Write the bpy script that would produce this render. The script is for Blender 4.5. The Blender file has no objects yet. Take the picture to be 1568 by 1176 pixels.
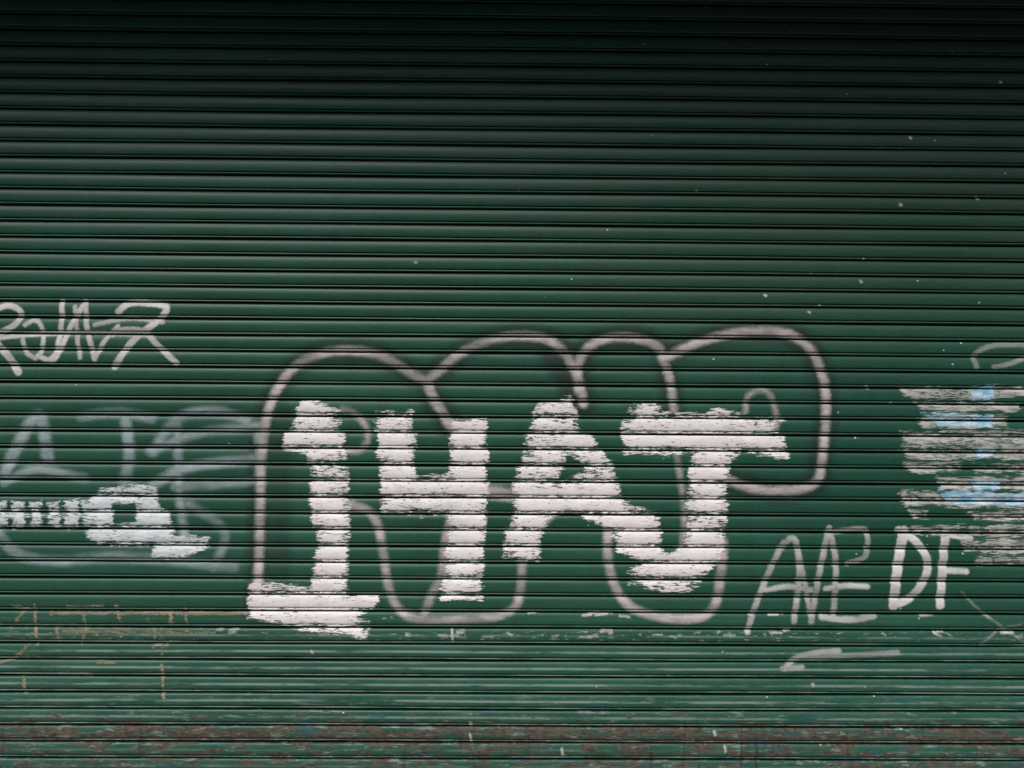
import bpy, math, random
import numpy as np
from mathutils import Matrix, Vector
rng=np.random.RandomState(7); random.seed(7)
S=bpy.context.scene
S.view_settings.view_transform='Standard'; S.view_settings.look='None'; S.view_settings.exposure=0

# ---------------------------------------------------------------- camera
LENS=30.0; D=3.985; CAMZ=1.75
cam=bpy.data.cameras.new("camera"); cam.lens=LENS; cam.sensor_width=36; cam.clip_end=500
co=bpy.data.objects.new("camera",cam); S.collection.objects.link(co); S.camera=co
R=Matrix.Rotation(math.radians(-0.62),4,'Z')@Matrix.Rotation(math.radians(91.3),4,'X')@Matrix.Rotation(math.radians(0.42),4,'Z')
co.matrix_world=Matrix.Translation((-0.04,-D,CAMZ))@R
Rn=np.array(R.to_3x3())
def P(pt):
    """photo position (1568x1176) -> (x,z) on the shutter plane"""
    x=(pt[0]-784)/1568*36/LENS; y=-(pt[1]-588)/1568*36/LENS
    d=Rn@np.array([x,y,-1.0]); k=D/d[1]
    return np.array([-0.04+d[0]*k, CAMZ+d[2]*k])
PX=0.00305

# ---------------------------------------------------------------- shutter profile
PER=0.075; Z0=0.031; NSL=49
prof=np.array([(0.0,-14),(0.088,-14),(0.093,6),(0.115,8.8),(0.145,9.8),(0.178,8.8),(0.198,6),(0.203,-10),(0.250,-10),(0.255,10),(0.28,12.0),(0.33,13.3),(0.41,14.3),(0.5,14.9),(0.6,15),(0.69,14.7),(0.77,13.9),(0.84,12.8),(0.90,11.2),(0.94,9.2),(0.965,6),(0.970,-14)])
NP=len(prof)
sl_off=rng.uniform(-0.0014,0.0014,NSL+1); ph=rng.uniform(0,6.28,(NSL+1,3)); 
def rowdata():
    k=np.repeat(np.arange(NSL),NP); s=np.tile(prof[:,0],NSL); o=np.tile(prof[:,1],NSL)*0.001
    z=Z0+(k+s)*PER
    dz=np.gradient(z); do=np.gradient(o); n=np.hypot(dz,do)
    nz=-do/n; no=dz/n
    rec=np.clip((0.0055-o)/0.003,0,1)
    return k,s,z,o,nz,no,rec
K,SS,ZR,OR,NZ,NO,REC=rowdata()
def ZR_base(k): return Z0+k*PER
def wav(x,k):
    return sl_off[k]+0.0011*np.sin(x*2.3+ph[k,0])+0.0006*np.sin(x*7.1+ph[k,1])+0.004*np.sin(x*0.9+ZR_base(k)*1.7)
def wz(x,k): return 0.0011*np.sin(x*1.7+ph[k,2])+0.0016*np.sin(x*0.8+1.0)
def surf(xs,rows,off):
    X,Rr=np.meshgrid(xs,rows)
    k=K[Rr]
    out=OR[Rr]+wav(X,k)+NO[Rr]*off
    Z=ZR[Rr]+wz(X,k)+NZ[Rr]*off
    return X,-out,Z,Rr
def mesh_from(name,co_,faces,attrs,mat):
    me=bpy.data.meshes.new(name); me.from_pydata(co_.tolist(),[],faces.tolist()); 
    for a,v in attrs.items():
        at=me.attributes.new(a,'FLOAT','POINT'); at.data.foreach_set('value',v.astype(np.float32))
    me.materials.append(mat); me.update()
    ob=bpy.data.objects.new(name,me); S.collection.objects.link(ob); return ob
def gridfaces(nr,nc):
    i=np.arange(nr-1)[:,None]*nc+np.arange(nc-1)[None,:]
    return np.stack([i,i+1,i+nc+1,i+nc],-1).reshape(-1,4)

# ---------------------------------------------------------------- node helper
class NT:
    def __init__(s,name):
        s.m=bpy.data.materials.new(name); s.m.use_nodes=True; s.t=s.m.node_tree; s.t.nodes.clear()
        s.out=s.n('ShaderNodeOutputMaterial')
    def n(s,t,**k):
        nd=s.t.nodes.new(t)
        for a,b in k.items(): setattr(nd,a,b)
        return nd
    def set(s,sock,v):
        if hasattr(v,'is_output'): s.t.links.new(v,sock)
        else: sock.default_value=v
    def math(s,op,a,b=0.0,c=0.0,clamp=False):
        nd=s.n('ShaderNodeMath',operation=op,use_clamp=clamp)
        s.set(nd.inputs[0],a); s.set(nd.inputs[1],b); s.set(nd.inputs[2],c); return nd.outputs[0]
    def mul(s,*a):
        r=a[0]
        for b in a[1:]: r=s.math('MULTIPLY',r,b)
        return r
    def ramp(s,v,a,b,c=0.0,d=1.0):
        nd=s.n('ShaderNodeMapRange',interpolation_type='SMOOTHSTEP'); s.set(nd.inputs[0],v)
        for i,q in enumerate((a,b,c,d)): s.set(nd.inputs[1+i],q)
        return nd.outputs[0]
    def pos(s,sc=(1,1,1),loc=(0,0,0)):
        if not hasattr(s,'tc'): s.tc=s.n('ShaderNodeTexCoord').outputs['Object']
        mp=s.n('ShaderNodeMapping'); s.t.links.new(s.tc,mp.inputs[0]); mp.inputs['Scale'].default_value=sc; mp.inputs['Location'].default_value=loc
        return mp.outputs[0]
    def xyz(s):
        if not hasattr(s,'sx'):
            s.pos(); s.sx=s.n('ShaderNodeSeparateXYZ'); s.t.links.new(s.tc,s.sx.inputs[0])
        return s.sx.outputs
    def noise(s,sc,loc=(0,0,0),detail=3,rough=0.6,dist=0):
        nd=s.n('ShaderNodeTexNoise'); s.t.links.new(s.pos(sc,loc),nd.inputs['Vector'])
        nd.inputs['Scale'].default_value=1; nd.inputs['Detail'].default_value=detail; nd.inputs['Roughness'].default_value=rough; nd.inputs['Distortion'].default_value=dist
        return nd.outputs[0]
    def vor(s,sc,loc=(0,0,0)):
        nd=s.n('ShaderNodeTexVoronoi'); s.t.links.new(s.pos(sc,loc),nd.inputs['Vector']); nd.inputs['Scale'].default_value=1
        sp=s.n('ShaderNodeSeparateColor'); s.t.links.new(nd.outputs['Color'],sp.inputs[0])
        return nd.outputs['Distance'],sp.outputs[0],sp.outputs[1]
    def mix(s,f,a,b):
        nd=s.n('ShaderNodeMix',data_type='RGBA'); s.set(nd.inputs[0],f)
        s.set(nd.inputs[6],a if hasattr(a,'is_output') else (*a,1)); s.set(nd.inputs[7],b if hasattr(b,'is_output') else (*b,1)); return nd.outputs[2]
    def attr(s,a): return s.n('ShaderNodeAttribute',attribute_name=a).outputs['Fac']
    def bsdf(s,col,rough,spec=0.5,bump=None,bstr=0.3,bdist=0.002,alpha=None,metal=0):
        b=s.n('ShaderNodeBsdfPrincipled')
        s.set(b.inputs['Base Color'],col if hasattr(col,'is_output') else (*col,1)); s.set(b.inputs['Roughness'],rough)
        s.set(b.inputs['Specular IOR Level'],spec); b.inputs['Metallic'].default_value=metal
        if bump is not None:
            bp=s.n('ShaderNodeBump'); bp.inputs['Strength'].default_value=bstr; bp.inputs['Distance'].default_value=bdist
            s.set(bp.inputs['Height'],bump); s.t.links.new(bp.outputs[0],b.inputs['Normal'])
        if alpha is not None: s.set(b.inputs['Alpha'],alpha)
        s.t.links.new(b.outputs[0],s.out.inputs[0]); return s.m

# ---------------------------------------------------------------- shutter paint
def shutter_mat():
    t=NT("green_shutter_paint"); rec=t.attr('rec'); sid=t.attr('sid'); sv=t.attr('s')
    x,y,z=t.xyz()[0],t.xyz()[1],t.xyz()[2]
    big=t.noise((0.9,1,1.2),detail=4); streak=t.noise((14,1,0.7),(3,0,0),detail=3); fine=t.noise((60,60,200),detail=3)
    hs=t.noise((3,1,70),(9,0,0),detail=3)
    col=t.mix(t.ramp(big,0.35,0.65),(0.0125,0.078,0.046),(0.0185,0.100,0.064))
    # the right-hand, upper part of the curtain is a darker olive green
    ol=t.mul(t.ramp(t.math('ADD',x,t.mul(t.math('SUBTRACT',big,0.5),4.0)),-0.8,1.6),t.ramp(z,1.6,2.6))
    col=t.mix(t.mul(ol,0.70),col,(0.030,0.066,0.037))
    col=t.mix(t.mul(t.ramp(streak,0.45,0.75),0.45),col,(0.022,0.056,0.038))
    col=t.mix(t.mul(sid,0.30),col,(0.012,0.056,0.037))
    col=t.mix(t.mul(t.ramp(hs,0.55,0.8),0.40),col,(0.04,0.125,0.09))
    col=t.mix(t.mul(t.ramp(fine,0.50,0.70),0.5),col,(0.008,0.031,0.021))
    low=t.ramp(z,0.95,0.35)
    low_glint=t.mul(low,t.ramp(t.noise((5,1,30),(1,0,4),detail=5,rough=0.7),0.42,0.7))  # patchy bright highlights of the lower slats, painted into the colour
    col=t.mix(t.mul(low_glint,0.5),col,(0.065,0.130,0.100))
    # highlights painted into the colour as pale lines along the lower crests
    crest_glint=t.mul(t.ramp(sv,0.46,0.54),t.ramp(sv,0.68,0.60),t.ramp(t.noise((2.2,1,18),(6,0,9),detail=5,rough=0.7),0.38,0.56),t.ramp(z,0.78,0.60),t.ramp(z,0.22,0.34,0.3,1.0))
    col=t.mix(t.mul(crest_glint,0.80),col,(0.24,0.34,0.29))
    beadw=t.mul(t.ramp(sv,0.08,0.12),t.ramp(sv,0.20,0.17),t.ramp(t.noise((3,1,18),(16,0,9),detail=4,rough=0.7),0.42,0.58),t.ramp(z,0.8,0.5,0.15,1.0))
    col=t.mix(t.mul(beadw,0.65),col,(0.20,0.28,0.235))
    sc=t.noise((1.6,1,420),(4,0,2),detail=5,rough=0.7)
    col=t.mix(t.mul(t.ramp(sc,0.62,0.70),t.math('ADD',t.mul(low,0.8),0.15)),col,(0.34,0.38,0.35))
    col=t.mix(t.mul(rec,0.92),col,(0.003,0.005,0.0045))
    # rust & peeled primer near the bottom
    rn=t.noise((6,5,30),(2,0,1),detail=7,rough=0.74); rn2=t.noise((30,10,60),(5,0,3),detail=4,rough=0.7)
    rb=t.ramp(z,0.42,0.22,0.0,0.155)
    band=t.mul(t.ramp(z,0.165,0.185),t.ramp(z,0.275,0.25))
    rm=t.math('ADD',rn,t.math('ADD',rb,t.mul(band,0.06)))
    rustm=t.ramp(rm,0.655,0.70)
    rcol=t.mix(t.ramp(rn2,0.35,0.65),(0.036,0.022,0.016),(0.120,0.085,0.066))
    col=t.mix(t.mul(rustm,0.85),col,rcol)
    chipm=t.mul(t.ramp(t.noise((9,3,45),(7,0,17),detail=6,rough=0.75),0.56,0.61),t.ramp(z,0.5,0.25))
    col=t.mix(t.mul(chipm,0.75),col,(0.19,0.26,0.22))
    blu=t.mul(t.ramp(t.noise((4,3,22),(12,0,7),detail=5,rough=0.7),0.57,0.63),t.ramp(z,0.95,0.2,0,0.8))
    col=t.mix(blu,col,(0.014,0.09,0.11))
    dr=t.mul(t.ramp(t.noise((45,3,1.2),(0,0,8),detail=2),0.62,0.68),t.ramp(z,0.40,0.1))
    col=t.mix(t.mul(dr,0.8),col,(0.050,0.022,0.014))
    d,r,g=t.vor((18,18,18)); rd=t.mul(t.math('GREATER_THAN',r,0.95),t.ramp(d,0.13,0.09))
    col=t.mix(rd,col,(0.11,0.035,0.018))
    d,r,g=t.vor((24,24,30),(5.3,1,2)); thr=t.ramp(x,-1.0,2.3,0.990,0.92)
    sz=t.mul(g,0.13)
    fl=t.mul(t.math('GREATER_THAN',r,thr),t.ramp(d,t.math('ADD',sz,0.03),sz))
    fl=t.mul(fl,t.math('SUBTRACT',1,rec))
    col=t.mix(t.mul(fl,0.85),col,(0.6,0.62,0.58))
    bd=t.mul(t.ramp(z,0.64,0.66),t.ramp(z,0.71,0.69))
    ed=t.mul(bd,t.ramp(t.noise((22,5,90),(3,0,0),detail=4,rough=0.75),0.59,0.64))
    col=t.mix(t.mul(ed,0.6),col,(0.45,0.47,0.43))
    rough=t.math('ADD',t.ramp(big,0.3,0.7,0.34,0.46),t.mul(rustm,0.35))
    h=t.math('ADD',t.mul(fine,0.25),t.mul(rustm,-0.6))
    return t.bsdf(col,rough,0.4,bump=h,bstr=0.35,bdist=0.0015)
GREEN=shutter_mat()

xs=np.linspace(-3.3,3.3,221); rows=np.arange(NSL*NP)
X,Y,Z,Rr=surf(xs,rows,0.0)
sid=rng.rand(NSL)[K[Rr]]
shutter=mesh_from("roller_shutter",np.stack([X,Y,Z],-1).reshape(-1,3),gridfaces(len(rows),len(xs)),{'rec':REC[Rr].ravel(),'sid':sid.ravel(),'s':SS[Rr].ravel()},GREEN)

# ---------------------------------------------------------------- conforming paint layers
def smooth(pts,n=7):
    p=np.array(pts,float)
    if len(p)<3: return p
    q=np.vstack([2*p[0]-p[1],p,2*p[-1]-p[-2]]); o=[]
    for i in range(1,len(q)-2):
        for t in np.linspace(0,1,n,endpoint=False):
            a,b,c,d=q[i-1:i+3]
            o.append(0.5*((2*b)+(c-a)*t+(2*a-5*b+4*c-d)*t*t+(3*b-a-3*c+d)*t**3))
    o.append(p[-1]); return np.array(o)
def segd(X,Z,a,b):
    ab=b-a; L=max(ab@ab,1e-12); t=np.clip(((X-a[0])*ab[0]+(Z-a[1])*ab[1])/L,0,1)
    return np.hypot(X-a[0]-t*ab[0],Z-a[1]-t*ab[1])
def layer(name,mat,strokes=(),polys=(),holes=(),off=0.0005,margin=0.03,dx=0.004,jit=0.0,sm=True):
    """strokes: (pts,width_px,opacity) ; polys: pts"""
    ST=[]; allp=[]
    for s in strokes:
        p=smooth(s[0]) if sm else np.array(s[0],float)
        w=np.array([P(q) for q in p]); ST.append((w,s[1]*PX/2,s[2] if len(s)>2 else 1.0)); allp.append(w)
    PL=[np.array([P(q) for q in p]) for p in polys]; HL=[np.array([P(q) for q in p]) for p in holes]
    allp+=PL; A=np.vstack(allp); m=margin+max([s[1] for s in ST],default=0)
    x0,x1=A[:,0].min()-m,A[:,0].max()+m; z0,z1=A[:,1].min()-m,A[:,1].max()+m
    xs=np.arange(x0,x1,dx); rows=np.where((ZR>z0)&(ZR<z1))[0]
    X,Y,Z,Rr=surf(xs,rows,off)
    sd=np.full(X.shape,9.0); op=np.ones(X.shape)
    for w,r,o in ST:
        lo=w.min(0)-r-margin-0.02; hi=w.max(0)+r+margin+0.02
        ci=np.where((xs>=lo[0])&(xs<=hi[0]))[0]; ri=np.where((ZR[rows]>=lo[1])&(ZR[rows]<=hi[1]))[0]
        if len(ci)==0 or len(ri)==0: continue
        sl=(slice(ri[0],ri[-1]+1),slice(ci[0],ci[-1]+1)); XX=X[sl]; ZZ=Z[sl]; dd=np.full(XX.shape,9.0)
        for a,b in zip(w[:-1],w[1:]): dd=np.minimum(dd,segd(XX,ZZ,a,b))
        dd-=r; cur=sd[sl]; better=dd<cur
        op[sl]=np.where(better,o,op[sl]); sd[sl]=np.minimum(cur,dd)
    def psd(poly):
        dd=np.full(X.shape,9.0); ins=np.zeros(X.shape,bool)
        for a,b in zip(poly,np.roll(poly,-1,0)):
            dd=np.minimum(dd,segd(X,Z,a,b))
            c=((a[1]>Z)!=(b[1]>Z)); xi=(b[0]-a[0])*(Z-a[1])/((b[1]-a[1]) if abs(b[1]-a[1])>1e-9 else 1e-9)+a[0]
            ins^=(c&(X<xi))
        return np.where(ins,-dd,dd)
    for p in PL: sd=np.minimum(sd,psd(p))
    for p in HL: sd=np.maximum(sd,-psd(p))
    if jit:
        k=K[Rr]; jr=np.random.RandomState(3); a=jr.uniform(-1,1,NSL); b=jr.uniform(0,6.28,NSL); c=jr.uniform(0,6.28,NSL)
        sd=sd+jit*(0.4*a[k]+0.5*np.sin(X*9+b[k])+0.5*np.sin(X*23+c[k]))
    F=gridfaces(len(rows),len(xs)); f=sd.ravel(); keep=(f[F].min(1)<margin)&(REC[Rr].ravel()[F].min(1)<0.99); F=F[keep]
    u,inv=np.unique(F,return_inverse=True); F=inv.reshape(-1,4)
    C=np.stack([X,Y,Z],-1).reshape(-1,3)[u]
    return mesh_from(name,C,F,{'sdf':f[u],'rec':REC[Rr].ravel()[u],'opa':op.ravel()[u],'s':SS[Rr].ravel()[u]},mat)

def paint(name,c1,c2,soft,amp,cover=1.0,ns=(25,25,160),holes=0.0,rough=0.6,recfade=1.0,bias=0.0,patch=0.0,seed=0.0,edgedry=0.0):
    t=NT(name); sd=t.attr('sdf'); rec=t.attr('rec'); op=t.attr('opa'); s=t.attr('s')
    n=t.noise(ns,(seed,0,seed*2),detail=5,rough=0.7); n2=t.noise((3,3,8),(seed+4,0,1),detail=3)
    v=t.math('ADD',t.mul(sd,-1.0),t.mul(t.math('SUBTRACT',n,0.5+bias),amp))
    a=t.ramp(v,-soft,soft)
    a=t.mul(a,op,cover)
    if holes:
        hn=t.noise((30,30,170),(seed+1,0,5),detail=5,rough=0.75)
        hb=t.math('ADD',hn,t.mul(t.math('SUBTRACT',n2,0.5),0.45))
        if edgedry: hb=t.math('ADD',hb,t.ramp(sd,-0.055,0.0,0.0,edgedry))
        # the roller misses the lower lip and the bead of each slat
        hb=t.math('ADD',hb,t.ramp(s,0.40,0.22,0.0,0.10))
        a=t.mul(a,t.ramp(hb,1-holes,1-holes-0.05))
    else:
        a=t.mul(a,t.ramp(s,0.36,0.22,1.0,0.55))
    if patch: a=t.mul(a,t.ramp(n2,0.35,0.65,1-patch,1.0))
    a=t.mul(a,t.math('SUBTRACT',1.0,t.mul(rec,recfade)))
    col=t.mix(t.ramp(t.noise((12,12,60),(seed+2,0,0),detail=4),0.35,0.7),c1,c2)
    col=t.mix(t.mul(t.ramp(t.noise((5,5,3),(seed+7,0,0),detail=4,rough=0.7),0.5,0.75),0.3),col,tuple(c*0.55 for c in c1))
    m=t.bsdf(col,rough,0.3,bump=n,bstr=0.25,bdist=0.001,alpha=a); return m

WHITE=paint("white_roller_paint",(0.84,0.81,0.80),(0.72,0.69,0.68),0.003,0.085,0.98,ns=(16,16,120),holes=0.365,rough=0.55,edgedry=0.075)
WHITE2=paint("white_brush_paint",(0.74,0.78,0.80),(0.50,0.58,0.61),0.004,0.08,0.95,ns=(22,22,130),holes=0.345,seed=3,edgedry=0.06)
OUT=paint("faded_spray_outline",(0.70,0.64,0.63),(0.50,0.46,0.45),0.014,0.022,0.82,ns=(50,50,80),patch=0.55,seed=5)
TAGW=paint("pale_spray_tag",(0.62,0.64,0.62),(0.48,0.51,0.49),0.007,0.014,0.85,ns=(50,50,110),patch=0.40,seed=8)
DFW=paint("white_spray_tag",(0.76,0.76,0.74),(0.62,0.63,0.61),0.006,0.014,0.95,ns=(50,50,110),patch=0.35,seed=9)
GHOST=paint("ghosted_blue_spray",(0.42,0.52,0.53),(0.28,0.39,0.41),0.016,0.018,0.72,ns=(30,30,60),patch=0.50,seed=11)
HALO=paint("dark_overspray",(0.030,0.042,0.038),(0.025,0.034,0.030),0.03,0.02,0.6,ns=(8,8,14),patch=0.5,seed=12)
SCRAP=paint("torn_poster_paper",(0.56,0.56,0.52),(0.22,0.26,0.22),0.005,0.085,0.9,ns=(16,16,150),holes=0.385,seed=14)
SCRAPB=paint("blue_poster_paper",(0.14,0.42,0.62),(0.74,0.82,0.84),0.004,0.05,0.95,ns=(18,18,90),holes=0.34,seed=16)
TAPE=paint("peeled_beige_tape",(0.42,0.35,0.24),(0.26,0.21,0.14),0.003,0.035,0.75,ns=(40,40,120),holes=0.40,bias=0.02,seed=18)

outline=[
 ([(393,932),(398,860),(400,770),(403,690),(412,630),(430,590),(455,560),(490,543),(530,537),(575,542),(605,556),(632,573),(654,584)],13),
 ([(654,584),(672,568),(702,544),(738,525),(785,515),(835,519),(860,536),(876,560),(888,592),(893,618)],13),
 ([(654,584),(664,610),(678,632),(690,652),(708,668)],14),
 ([(886,598),(884,565),(895,538),(922,521),(962,517),(1000,527),(1018,548)],13),
 ([(1018,548),(1048,534),(1085,519),(1145,508),(1200,510),(1235,530),(1253,560),(1263,600),(1262,660),(1256,712),(1248,738),(1220,749),(1175,751),(1138,744),(1112,734)],13),
 ([(1012,545),(1022,570),(1028,600),(1031,628)],12),
 ([(1034,690),(1042,740),(1047,790),(1043,830)],9,0.7),
 ([(1140,630),(1144,608),(1160,597),(1177,603),(1186,628),(1186,655),(1160,655)],8,0.9),
 ([(526,626),(545,634),(562,655),(563,676),(550,690),(534,690)],9,0.95),
 ([(540,772),(565,782),(580,805),(588,850),(597,900),(612,932),(640,946),(700,946),(760,942),(788,928),(797,900),(800,850)],12,0.9),
 ([(692,785),(682,830),(676,880),(660,912),(650,942)],12,0.8),
 ([(826,805),(842,790),(862,780),(905,776)],11,0.8),
 ([(930,815),(931,860),(944,903),(968,930),(1015,944),(1065,945),(1092,928),(1102,880),(1107,830)],13,0.95),
]
layer("graffiti_dark_overspray",HALO,[(s[0],s[1]*2.8,0.85) for s in outline[:6]]+[([(420,640),(415,880)],60,0.5),([(845,530),(868,570),(882,600)],46,0.9)],off=0.0003,margin=0.035,dx=0.010)
layer("graffiti_outline",OUT,outline,off=0.0006,margin=0.020)

one=[(463,611),(505,620),(526,628),(530,700),(538,745),(539,800),(531,860),(535,906),(577,914),(570,930),(540,946),(567,952),(558,975),(510,966),(440,960),(383,946),(382,892),(476,897),(480,860),(488,830),(476,790),(479,745),(474,700),(470,690),(433,690),(443,655)]
H=[(576,632),(633,629),(635,700),(637,728),(691,728),(688,638),(744,642),(747,720),(742,860),(738,919),(676,915),(681,850),(688,786),(588,786),(580,720)]
A=[(824,622),(872,610),(888,632),(892,658),(914,684),(941,722),(948,762),(1005,786),(1010,815),(940,822),(918,800),(868,782),(838,790),(826,822),(824,858),(768,856),(772,815),(786,780),(784,745),(797,705),(806,665)]
T=[(968,616),(1003,620),(1010,632),(1080,634),(1095,627),(1150,634),(1202,640),(1180,658),(1200,668),(1204,699),(1140,692),(1118,704),(1110,740),(1108,830),(1100,856),(1080,880),(1058,903),(1010,906),(962,893),(958,872),(990,862),(945,846),(934,818),(922,800),(940,778),(1008,786),(1010,836),(1024,846),(1044,832),(1051,780),(1056,697),(958,694),(948,655)]
layer("graffiti_lettering",WHITE,polys=[one,H,A,T],holes=[[(870,698),(914,724),(848,740)]],off=0.0010,margin=0.02,jit=0.010)
layer("graffiti_lettering_smear",OUT,[([(745,752),(785,758)],20,1.0)],off=0.0008,margin=0.016)

ghost=[([(8,735),(25,690),(62,636),(76,700)],18),([(8,738),(60,718),(132,732)],13),([(128,638),(180,632),(236,640)],14),([(195,638),(200,700),(192,738)],16),
 ([(236,692),(275,640),(330,630),(380,642)],15),([(232,690),(310,662),(396,652)],13),([(236,742),(290,715),(396,702)],15),([(274,640),(276,740),(282,800),(288,848)],13),([(396,652),(400,740)],12),
 ([(0,815),(30,848),(90,858),(180,852),(270,858),(360,868)],15,0.8),([(290,770),(345,812),(330,868)],13,0.7),([(270,745),(340,742),(398,735)],12,0.8)]
layer("graffiti_ghost_tag",GHOST,ghost,off=0.0004,margin=0.02,dx=0.006)
blk=[]
for x in range(-60,135,27):
    blk.append([(x,768),(x+19,767),(x+17,786),(x+21,788),(x+19,809),(x,808),(x+2,789)])
sn=[(160,746),(222,740),(242,750),(246,775),(262,785),(270,818),(324,820),(318,840),(280,854),(232,852),(238,834),(150,832),(134,815),(146,790),(136,770)]
layer("graffiti_small_lettering",WHITE2,polys=blk+[sn],strokes=[([(-60,788),(140,789)],5)],holes=[[(174,770),(210,768),(214,800),(176,804)]],off=0.0009,jit=0.004,margin=0.02)
wk=[([(0,473),(14,469),(28,472),(36,482),(26,498),(0,512)],9),([(0,518),(36,514),(70,512),(150,510),(230,514)],7,0.9),([(0,528),(18,548),(32,570)],11),([(42,498),(56,491),(66,498),(70,520),(64,547)],7,0.85),
 ([(98,462),(97,500),(90,538),(82,550)],8),([(62,545),(76,551),(90,546),(112,500),(134,462)],8),([(134,462),(136,500),(148,550)],8),([(148,550),(165,520),(184,500)],7),([(118,470),(122,520),(126,548)],7,0.8),([(38,520),(44,540),(58,549)],7,0.8),
 ([(184,478),(196,467),(215,464),(256,470),(246,490),(215,514),(192,540),(178,562)],10),([(176,512),(190,506),(222,508),(245,530),(272,556)],9),([(148,498),(200,488),(252,494)],7,0.7)]
layer("graffiti_tag",DFW,wk,off=0.0007,sm=True,margin=0.014)
ne=[([(1143,966),(1152,935),(1170,888),(1190,845),(1199,830)],9),([(1196,838),(1208,824),(1218,832),(1222,880),(1214,950)],9,0.9),([(1170,902),(1205,897),(1240,902)],8),([(1222,850),(1232,900),(1241,950)],8,0.8),
 ([(1240,950),(1252,880),(1268,808)],9,0.8),([(1268,808),(1278,862),(1274,944)],9,0.75),([(1272,814),(1314,809),(1326,816),(1323,850),(1296,862)],8,0.75),([(1262,900),(1296,896),(1326,897)],8),([(1256,944),(1300,948),(1336,942)],9,0.9)]
layer("graffiti_tag",TAGW,ne,off=0.0007,sm=True,margin=0.014)
df=[([(1382,812),(1372,870),(1366,926)],15),([(1374,811),(1400,828),(1418,858),(1412,888),(1390,915),(1366,926)],12),([(1446,816),(1441,870),(1437,926)],13),([(1446,817),(1484,824)],9),([(1440,872),(1477,874)],9)]
layer("graffiti_tag",DFW,df,off=0.0007,sm=True,margin=0.014)
lo=[([(1200,1022),(1218,1006),(1250,998),(1282,996)],9,0.7),([(1232,1006),(1372,998)],8,0.5),([(1196,1022),(1226,1020)],8,0.6)]
layer("graffiti_tag",TAGW,lo,off=0.0007,margin=0.012)
tr=[([(1494,562),(1490,545),(1510,532),(1545,528),(1600,530)],8,0.7),([(1520,562),(1548,556),(1600,535)],7,0.6)]
layer("graffiti_tag",TAGW,tr,off=0.0007,margin=0.012)
fs_=[([(1470,905),(1500,935),(1568,985)],3,0.45),([(1500,985),(1530,962),(1560,955)],3,0.4)]
layer("graffiti_tag",TAGW,fs_,off=0.0007,margin=0.01)
# torn posters on the right
sp=[]; r2=random.Random(5)
for (y,xa,xb,h) in [(600,1374,1600,16),(622,1400,1560,12),(646,1400,1540,16),(670,1376,1600,20),(692,1380,1600,22),(716,1384,1470,12),(716,1490,1600,12),(740,1432,1600,20),(764,1375,1600,20),(788,1390,1420,14),(790,1480,1600,10),(812,1392,1600,16),(836,1470,1600,18),(858,1490,1600,10)]:
    sp.append([(xa,y-h/2),(xb,y-h/2),(xb,y+h/2),(xa+r2.uniform(0,12),y+h/2)])
layer("torn_poster",SCRAP,polys=sp,off=0.0008,jit=0.008,margin=0.02)
bl=[[(1408,632),(1520,636),(1518,654),(1434,652)],[(1484,594),(1520,592),(1520,610),(1488,612)],[(1492,684),(1520,684),(1520,700),(1494,702)],[(1434,752),(1466,752),(1600,756),(1600,774),(1450,770)],[(1484,734),(1530,735),(1530,750),(1490,750)]]
layer("torn_poster",SCRAPB,polys=bl,off=0.0012,jit=0.003,margin=0.012)
tp=[([(20,928),(52,930)],5),([(80,938),(386,938)],5,0.7),([(105,928),(160,928)],5),([(55,925),(58,985)],5,0.9),([(250,1018),(252,1070)],5),([(38,1030),(40,1060)],5),([(0,956),(200,960)],5,0.5),
 ([(100,966),(330,968)],5,0.6),([(30,978),(300,980)],4,0.5),([(92,1030),(140,1032)],6,0.7),([(262,935),(264,955)],6),([(180,928),(186,950)],6),([(28,1002),(60,1004)],5,0.7),([(240,985),(258,986)],7),
 ([(18,965),(30,945),(44,930)],4,0.8),([(0,1014),(24,1008),(46,985)],4,0.7),([(130,940),(134,962),(126,985)],4,0.7),([(228,948),(240,968),(236,992)],4,0.7),([(285,930),(288,968)],4,0.8),([(88,962),(94,985)],5,0.7),([(150,1012),(178,1014)],4,0.6),([(248,955),(250,1000)],4,0.7)]
layer("peeled_tape",TAPE,tp,off=0.0006,sm=False,margin=0.012)
chip=[]
for i in range(70):
    x=r2.uniform(330,1560); y=r2.choice([940,943,966,969,972])+r2.uniform(-3,3); l=r2.uniform(2,18)
    chip.append(([(x,y),(x+l,y+r2.uniform(-2,3))],r2.uniform(1.2,3.4),r2.uniform(.4,1)))
for (x,y,l) in [(720,1122,10),(720,1105,4),(860,1144,10),(1108,1140,9),(1092,1118,5),(692,960,20),(478,996,2),(1242,1046,2),(1376,314,1),(1326,592,2),(1237,478,1),(1316,431,1),(1170,452,1),(1391,212,1),(636,402,1),(1493,303,2),(1528,128,1)]:
    chip.append(([(x,y),(x+1.5,y+l)],3.6 if l<9 else 2.6,1))
layer("paint_drips",DFW,chip,off=0.0008,sm=False,margin=0.01,dx=0.003)

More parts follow.
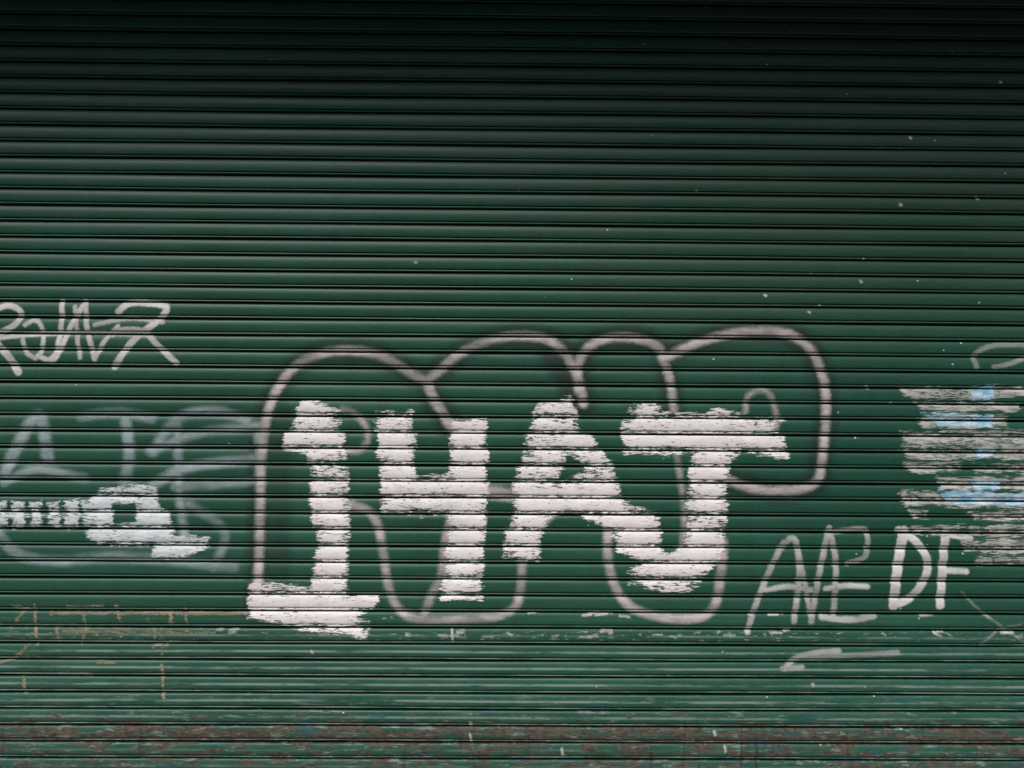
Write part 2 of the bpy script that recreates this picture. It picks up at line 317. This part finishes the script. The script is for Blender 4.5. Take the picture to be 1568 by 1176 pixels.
# ---------------------------------------------------------------- generic builders
def boxes(name,bl,mat,bev=0.0,parent=None):
    vs=[];fs=[]
    for (x0,x1,y0,y1,z0,z1) in bl:
        b=len(vs); vs+=[(x,y,z) for z in (z0,z1) for y in (y0,y1) for x in (x0,x1)]
        fs+=[tuple(b+i for i in f) for f in ((0,2,3,1),(4,5,7,6),(0,1,5,4),(2,6,7,3),(0,4,6,2),(1,3,7,5))]
    me=bpy.data.meshes.new(name); me.from_pydata(vs,[],fs); me.materials.append(mat)
    o=bpy.data.objects.new(name,me); S.collection.objects.link(o)
    if bev: m=o.modifiers.new("bevel",'BEVEL'); m.width=bev; m.segments=2
    if parent: o.parent=parent
    return o
def simple(name,a,b,sc,rough=0.85,bs=0.4,bd=0.004):
    t=NT(name); n=t.noise(sc,detail=5,rough=0.65); return t.bsdf(t.mix(t.ramp(n,0.35,0.65),a,b),rough,0.3,bump=n,bstr=bs,bdist=bd)
def brickmat(name,c1,c2,mo):
    t=NT(name); t.pos(); x,y,z=t.xyz(); cb=t.n('ShaderNodeCombineXYZ'); t.t.links.new(x,cb.inputs[0]); t.t.links.new(z,cb.inputs[1])
    b=t.n('ShaderNodeTexBrick'); t.t.links.new(cb.outputs[0],b.inputs['Vector']); b.inputs['Scale'].default_value=1
    b.inputs['Brick Width'].default_value=0.225; b.inputs['Row Height'].default_value=0.075; b.inputs['Mortar Size'].default_value=0.008
    b.inputs['Color1'].default_value=(*c1,1); b.inputs['Color2'].default_value=(*c2,1); b.inputs['Mortar'].default_value=(*mo,1)
    return t.bsdf(b.outputs['Color'],0.9,0.3,bump=t.math('SUBTRACT',1,b.outputs['Fac']),bstr=0.5,bdist=0.004)
CONC=simple("concrete",(0.16,0.155,0.145),(0.24,0.235,0.22),(3,3,3)); ASPH=simple("asphalt",(0.045,0.045,0.047),(0.065,0.065,0.065),(12,12,12))
PAVE=simple("paving_stone",(0.17,0.165,0.155),(0.25,0.245,0.23),(5,5,5)); STEEL=simple("painted_steel",(0.02,0.06,0.045),(0.03,0.05,0.04),(8,8,8),0.5)
BRK=brickmat("dark_brick",(0.12,0.06,0.045),(0.17,0.09,0.065),(0.16,0.15,0.14)); BRK2=brickmat("street_brick",(0.15,0.12,0.10),(0.21,0.17,0.14),(0.2,0.19,0.18))
GLASS=NT("window_glass").bsdf((0.02,0.025,0.03),0.08,0.6); FRAME=simple("frame_paint",(0.3,0.3,0.29),(0.4,0.4,0.38),(6,6,6))

boxes("bottom_rail",[(-3.3,3.3,-0.022,0.004,0.004,0.028),(-3.3,3.3,-0.045,-0.0225,0.004,0.010)],STEEL,0.002,shutter)
boxes("guide_rail_left",[(-3.40,-3.30,-0.06,0.04,0.0,3.70)],STEEL,0.004,shutter)
boxes("guide_rail_right",[(3.30,3.40,-0.06,0.04,0.0,3.70)],STEEL,0.004,shutter)
shop=bpy.data.objects.new("shop_building",None); S.collection.objects.link(shop)
boxes("side_piers",[(-7,-3.402,-0.14,0.3,0.0,3.70),(3.402,7,-0.14,0.3,0.0,3.70)],BRK,0.004,shop)
boxes("upper_wall",[(-7,7,-0.14,0.3,3.98,9.0)],BRK,0.0,shop)
boxes("canopy",[(-7,7,-0.90,0.3,3.75,3.975)],CONC,0.01,shop)
boxes("back_wall",[(-3.4,3.4,0.1,0.3,0.0,3.70)],CONC,0,shop)
boxes("upper_windows",[(x-0.6,x+0.6,-0.155,-0.141,5.2,7.0) for x in (-5,-2.5,0,2.5,5)],GLASS,0,shop)
boxes("window_sills",[(x-0.7,x+0.7,-0.24,-0.141,5.08,5.198) for x in (-5,-2.5,0,2.5,5)],CONC,0.006,shop)

boxes("ground",[(-150,150,-150,150,-0.5,-0.16)],ASPH)
boxes("pavement",[(-60,60,-2.6,-0.0,-0.155,-0.002),(-60,60,-12.5,-10.2,-0.155,-0.002)],PAVE,0.01)
boxes("road",[(-60,60,-10.19,-2.61,-0.156,-0.13)],ASPH)
boxes("threshold",[(-3.3,3.3,0.001,0.09,-0.10,-0.001)],CONC,0,shop)
opp=bpy.data.objects.new("brick_building",None); S.collection.objects.link(opp)
boxes("walls",[(-26,26,-22,-12.5,-0.1,7.0)],BRK2,0,opp)
w=[];fr=[]
for st in (1.0,4.3):
    for i in range(-10,11):
        x=i*2.4; w.append((x-0.55,x+0.55,-12.49,-12.47,st,st+1.8)); fr+= [(x-0.65,x+0.65,-12.49,-12.36,st-0.12,st-0.005),(x-0.03,x+0.03,-12.465,-12.44,st,st+1.8),(x-0.65,x+0.65,-12.49,-12.42,st+1.805,st+1.95)]
boxes("windows",w,GLASS,0,opp); boxes("window_frames",fr,FRAME,0,opp)
boxes("parapet",[(-26.2,26.2,-12.75,-12.3,7.005,7.3)],CONC,0.02,opp)

# ---------------------------------------------------------------- light
el=math.radians(54); az=math.radians(22)
W=bpy.data.worlds.new("World"); S.world=W; W.use_nodes=True; nt=W.node_tree
sk=nt.nodes.new('ShaderNodeTexSky'); sk.sky_type='NISHITA'; sk.sun_disc=False; sk.sun_elevation=el; sk.sun_rotation=math.radians(180)+az
sk.dust_density=4; sk.ozone_density=0.6
nt.links.new(sk.outputs[0],nt.nodes['Background'].inputs[0]); nt.nodes['Background'].inputs[1].default_value=0.13
L=bpy.data.lights.new("sun",'SUN'); L.energy=2.7; L.angle=math.radians(52); L.color=(1,0.97,0.94)
lo_=bpy.data.objects.new("sun",L); S.collection.objects.link(lo_)
dv=Vector((-math.sin(az)*math.cos(el),-math.cos(az)*math.cos(el),math.sin(el)))
lo_.rotation_euler=dv.to_track_quat('Z','Y').to_euler()
